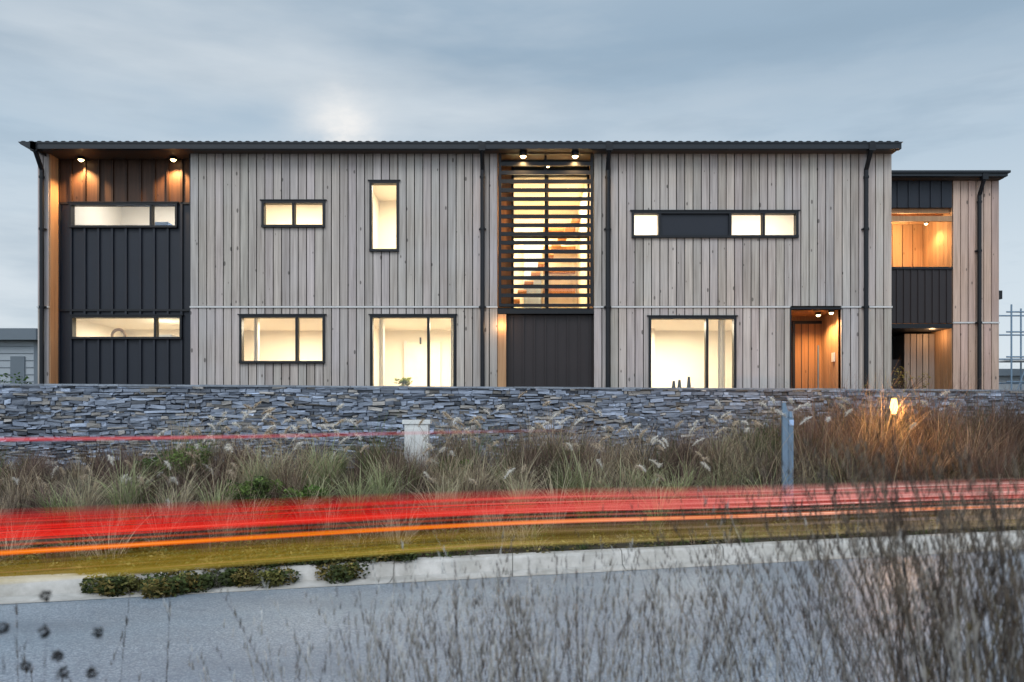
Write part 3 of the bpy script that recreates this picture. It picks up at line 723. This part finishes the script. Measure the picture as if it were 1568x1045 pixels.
# ---------------------------------------------------------------- light trails (long exposure of a car passing along the lane)
def trail_mat(name,stops,uscale,vscale,fade=None,strength=1.0,base=.12):
    m=N(name); uv=m.n('ShaderNodeUVMap',uv_map='UVMap').outputs[0]; s=m.n('ShaderNodeSeparateXYZ',{0:uv}); u,v=s.outputs[0],s.outputs[1]
    x=m.n('ShaderNodeValToRGB',{0:v}); e=x.color_ramp.elements
    while len(e)<len(stops): e.new(.5)
    for el,(p_,c_) in zip(e,stops): el.position=p_; el.color=c_
    nz=m.noise(m.n('ShaderNodeCombineXYZ',{0:m.math('MULTIPLY',u,uscale),1:m.math('MULTIPLY',v,vscale),2:0.0}).outputs[0],1.0,4,.65)
    nn=m.math('MULTIPLY',m.math('SUBTRACT',nz,.36,clamp=True),3.4,clamp=True)
    al=m.math('MULTIPLY',x.outputs[1],m.math('MULTIPLY_ADD',nn,1-base,base),clamp=True)
    if fade: 
        fr=m.n('ShaderNodeMapRange',{0:u,1:fade[0],2:fade[1],3:fade[2],4:fade[3]}).outputs[0]; al=m.math('MULTIPLY',al,fr,clamp=True)
    hot=m.math('MULTIPLY',m.math('SUBTRACT',nz,.55,clamp=True),4,clamp=True)
    right=m.n('ShaderNodeMapRange',{0:u,1:10.0,2:15.0,3:0.0,4:.85}).outputs[0]
    c=m.mix(m.math('MULTIPLY',hot,.75,clamp=True),x.outputs[0],(1,.40,.28)); c=m.mix(m.math('MULTIPLY',right,nn),c,(1,.78,.72))
    em=m.n('ShaderNodeEmission',{'Color':c,'Strength':strength}).outputs[0]; tr=m.n('ShaderNodeBsdfTransparent').outputs[0]
    return m.out(m.n('ShaderNodeMixShader',{0:al,1:tr,2:em}).outputs[0])
ctrl=[(-9,1.6),(-6,4.3),(-3.47,5.76),(-1.8,6.72),(0,7.46),(2,8.08),(4.1,8.67),(6,9.25),(9,10.3),(14,11.6)]
path=[]
for i in range(len(ctrl)-1):
    p0=ctrl[max(i-1,0)];p1=ctrl[i];p2=ctrl[i+1];p3=ctrl[min(i+2,len(ctrl)-1)]
    for k in range(12):
        t=k/12; path.append(tuple(.5*(2*p1[j]+(p2[j]-p0[j])*t+(2*p0[j]-5*p1[j]+4*p2[j]-p3[j])*t*t+(-p0[j]+3*p1[j]-3*p2[j]+p3[j])*t**3) for j in(0,1)))
def ribbon(name,z0,z1,mat,parent,off=0.0,i0=0,i1=None,dz=0.0):
    pp=path[i0:i1]; vs=[];fs=[];us=[];s=0
    for i,(x,y) in enumerate(pp):
        if i: s+=math.dist(pp[i],pp[i-1])
        b=dz*s+.006*math.sin(s*1.3)
        vs+=[(x,y+off,z0+b),(x,y+off,z1+b)]; us.append(s)
    for i in range(len(pp)-1): fs.append((2*i,2*i+2,2*i+3,2*i+1))
    me=bpy.data.meshes.new(name); me.from_pydata(vs,[],fs); uvl=me.uv_layers.new(name='UVMap')
    for l in me.loops: uvl.data[l.index].uv=(us[l.vertex_index//2],l.vertex_index%2)
    me.materials.append(mat); o=bpy.data.objects.new(name,me); scene.collection.objects.link(o); o.parent=parent; return o
lt_=empty('light_trail')
red=trail_mat('tail_lamp_trail',[(0,(1,.012,.01,0)),(.06,(1,.02,.01,1)),(.42,(1,.015,.012,1)),(.52,(.95,.02,.015,.4)),(.62,(1,.02,.02,.9)),(.8,(1,.05,.05,.4)),(1,(.9,.12,.12,0))],.16,20,base=.25)
ribbon('tail_lamp_streak',.70,.93,red,lt_)
orr=trail_mat('indicator_lamp_trail',[(0,(.9,.12,.005,0)),(.3,(1,.20,.005,.95)),(.6,(1,.24,.005,1)),(1,(1,.1,.005,0))],.3,3,base=.6,strength=1.15)
ribbon('indicator_lamp_streak',.600,.650,orr,lt_,.01)
orr2=trail_mat('indicator_lamp_trail_faint',[(0,(.9,.05,.005,0)),(.5,(.95,.09,.005,.45)),(1,(1,.1,.005,0))],.3,3,base=.3)
ribbon('indicator_lamp_streak_faint',.66,.69,orr2,lt_,.015)
ye=trail_mat('amber_reflection_trail',[(0,(.7,.52,.08,0)),(.12,(.78,.58,.10,.6)),(.35,(.72,.48,.05,.45)),(.7,(.6,.38,.03,.40)),(1,(.6,.25,.01,.1))],.22,7,(10.0,18,1,.6),.8,.35)
ribbon('amber_reflection_streak',.40,.60,ye,lt_,.02)
hi=trail_mat('brake_lamp_trail',[(0,(1,.12,.16,0)),(.35,(1,.12,.16,.85)),(.65,(1,.15,.2,.85)),(1,(1,.2,.25,0))],.3,3,(6.5,11.5,1,0),.75,.6)
ribbon('brake_lamp_streak',1.305,1.345,hi,lt_,0,0,62,.010)

# ---------------------------------------------------------------- world, sun, camera
w=bpy.data.worlds.new('World'); scene.world=w; w.use_nodes=True
m=N('w',w)
tc=m.n('ShaderNodeTexCoord').outputs['Generated']; s=m.n('ShaderNodeSeparateXYZ',{0:tc}); dx,dy,dz=s.outputs
sky=m.n('ShaderNodeTexSky',sky_type='NISHITA',sun_disc=False,sun_elevation=R(40),sun_rotation=R(200)).outputs[0]
grad=m.ramp(m.math('MAXIMUM',dz,0),[(0,(.76,.83,.89)),(.18,(.64,.735,.81)),(.30,(.48,.60,.71)),(.40,(.33,.45,.57)),(.55,(.45,.56,.67)),(1,(.75,.81,.88))])
cv=m.mapv(tc,(1.0,1.0,4.2),(.3,.2,.1))
n1=m.noise(cv,1.7,6,.52); n2=m.noise(m.mapv(tc,(1.6,1,8),(2,0,0)),2.6,7,.55)
cl=m.math('MULTIPLY',m.math('SUBTRACT',n1,.43,clamp=True),3.6,clamp=True)
c=m.mix(m.math('MULTIPLY',cl,.55),grad,(.70,.76,.81))
c=m.mix(m.math('MULTIPLY',m.math('SUBTRACT',n2,.48,clamp=True),2.6,clamp=True),c,(.31,.42,.53))
bd=Vector((-258,1300,452)).normalized()
dt=m.n('ShaderNodeVectorMath',{0:tc,1:tuple(bd)},operation='DOT_PRODUCT').outputs['Value']
n3=m.noise(m.mapv(tc,(9,9,16)),1.0,6,.6)
sp=m.math('MULTIPLY',m.math('POWER',m.math('MAXIMUM',dt,0),1100),m.math('MULTIPLY',m.math('SUBTRACT',n3,.30,clamp=True),3.6),clamp=True)
c=m.mix(sp,c,(1.0,.97,.93))
sp2=m.math('MULTIPLY',m.math('POWER',m.math('MAXIMUM',dt,0),22),m.math('MULTIPLY',m.math('SUBTRACT',n1,.40,clamp=True),4),clamp=True)
c=m.mix(m.math('MULTIPLY',sp2,.5),c,(.80,.85,.88))
back=m.n('ShaderNodeMapRange',{0:dy,1:.2,2:-.6,3:1.0,4:2.05}).outputs[0]  # extra sky brightness added behind the camera to light the facade
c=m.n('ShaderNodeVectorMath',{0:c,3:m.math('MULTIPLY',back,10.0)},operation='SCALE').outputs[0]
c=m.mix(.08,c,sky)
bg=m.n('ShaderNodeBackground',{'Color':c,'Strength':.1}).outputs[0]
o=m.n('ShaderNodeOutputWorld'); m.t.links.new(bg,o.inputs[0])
light('sun','SUN',(0,-20,30),1.1,(1,.95,.88),None,(R(50),0,R(-20)),angle=R(25))

cam=bpy.data.cameras.new('camera'); co=bpy.data.objects.new('camera',cam); scene.collection.objects.link(co)
co.location=(0,0,EYE); co.rotation_euler=(R(90),0,0)
cam.sensor_width=36; cam.lens=F/1568*36; cam.shift_y=(650-522.5)/1568
cam.clip_start=.05; cam.clip_end=5000
cam.dof.use_dof=True; cam.dof.focus_distance=15; cam.dof.aperture_fstop=4.0
scene.camera=co
scene.view_settings.view_transform='Standard'; scene.view_settings.look='None'; scene.view_settings.exposure=0
print('tufts',cnt)
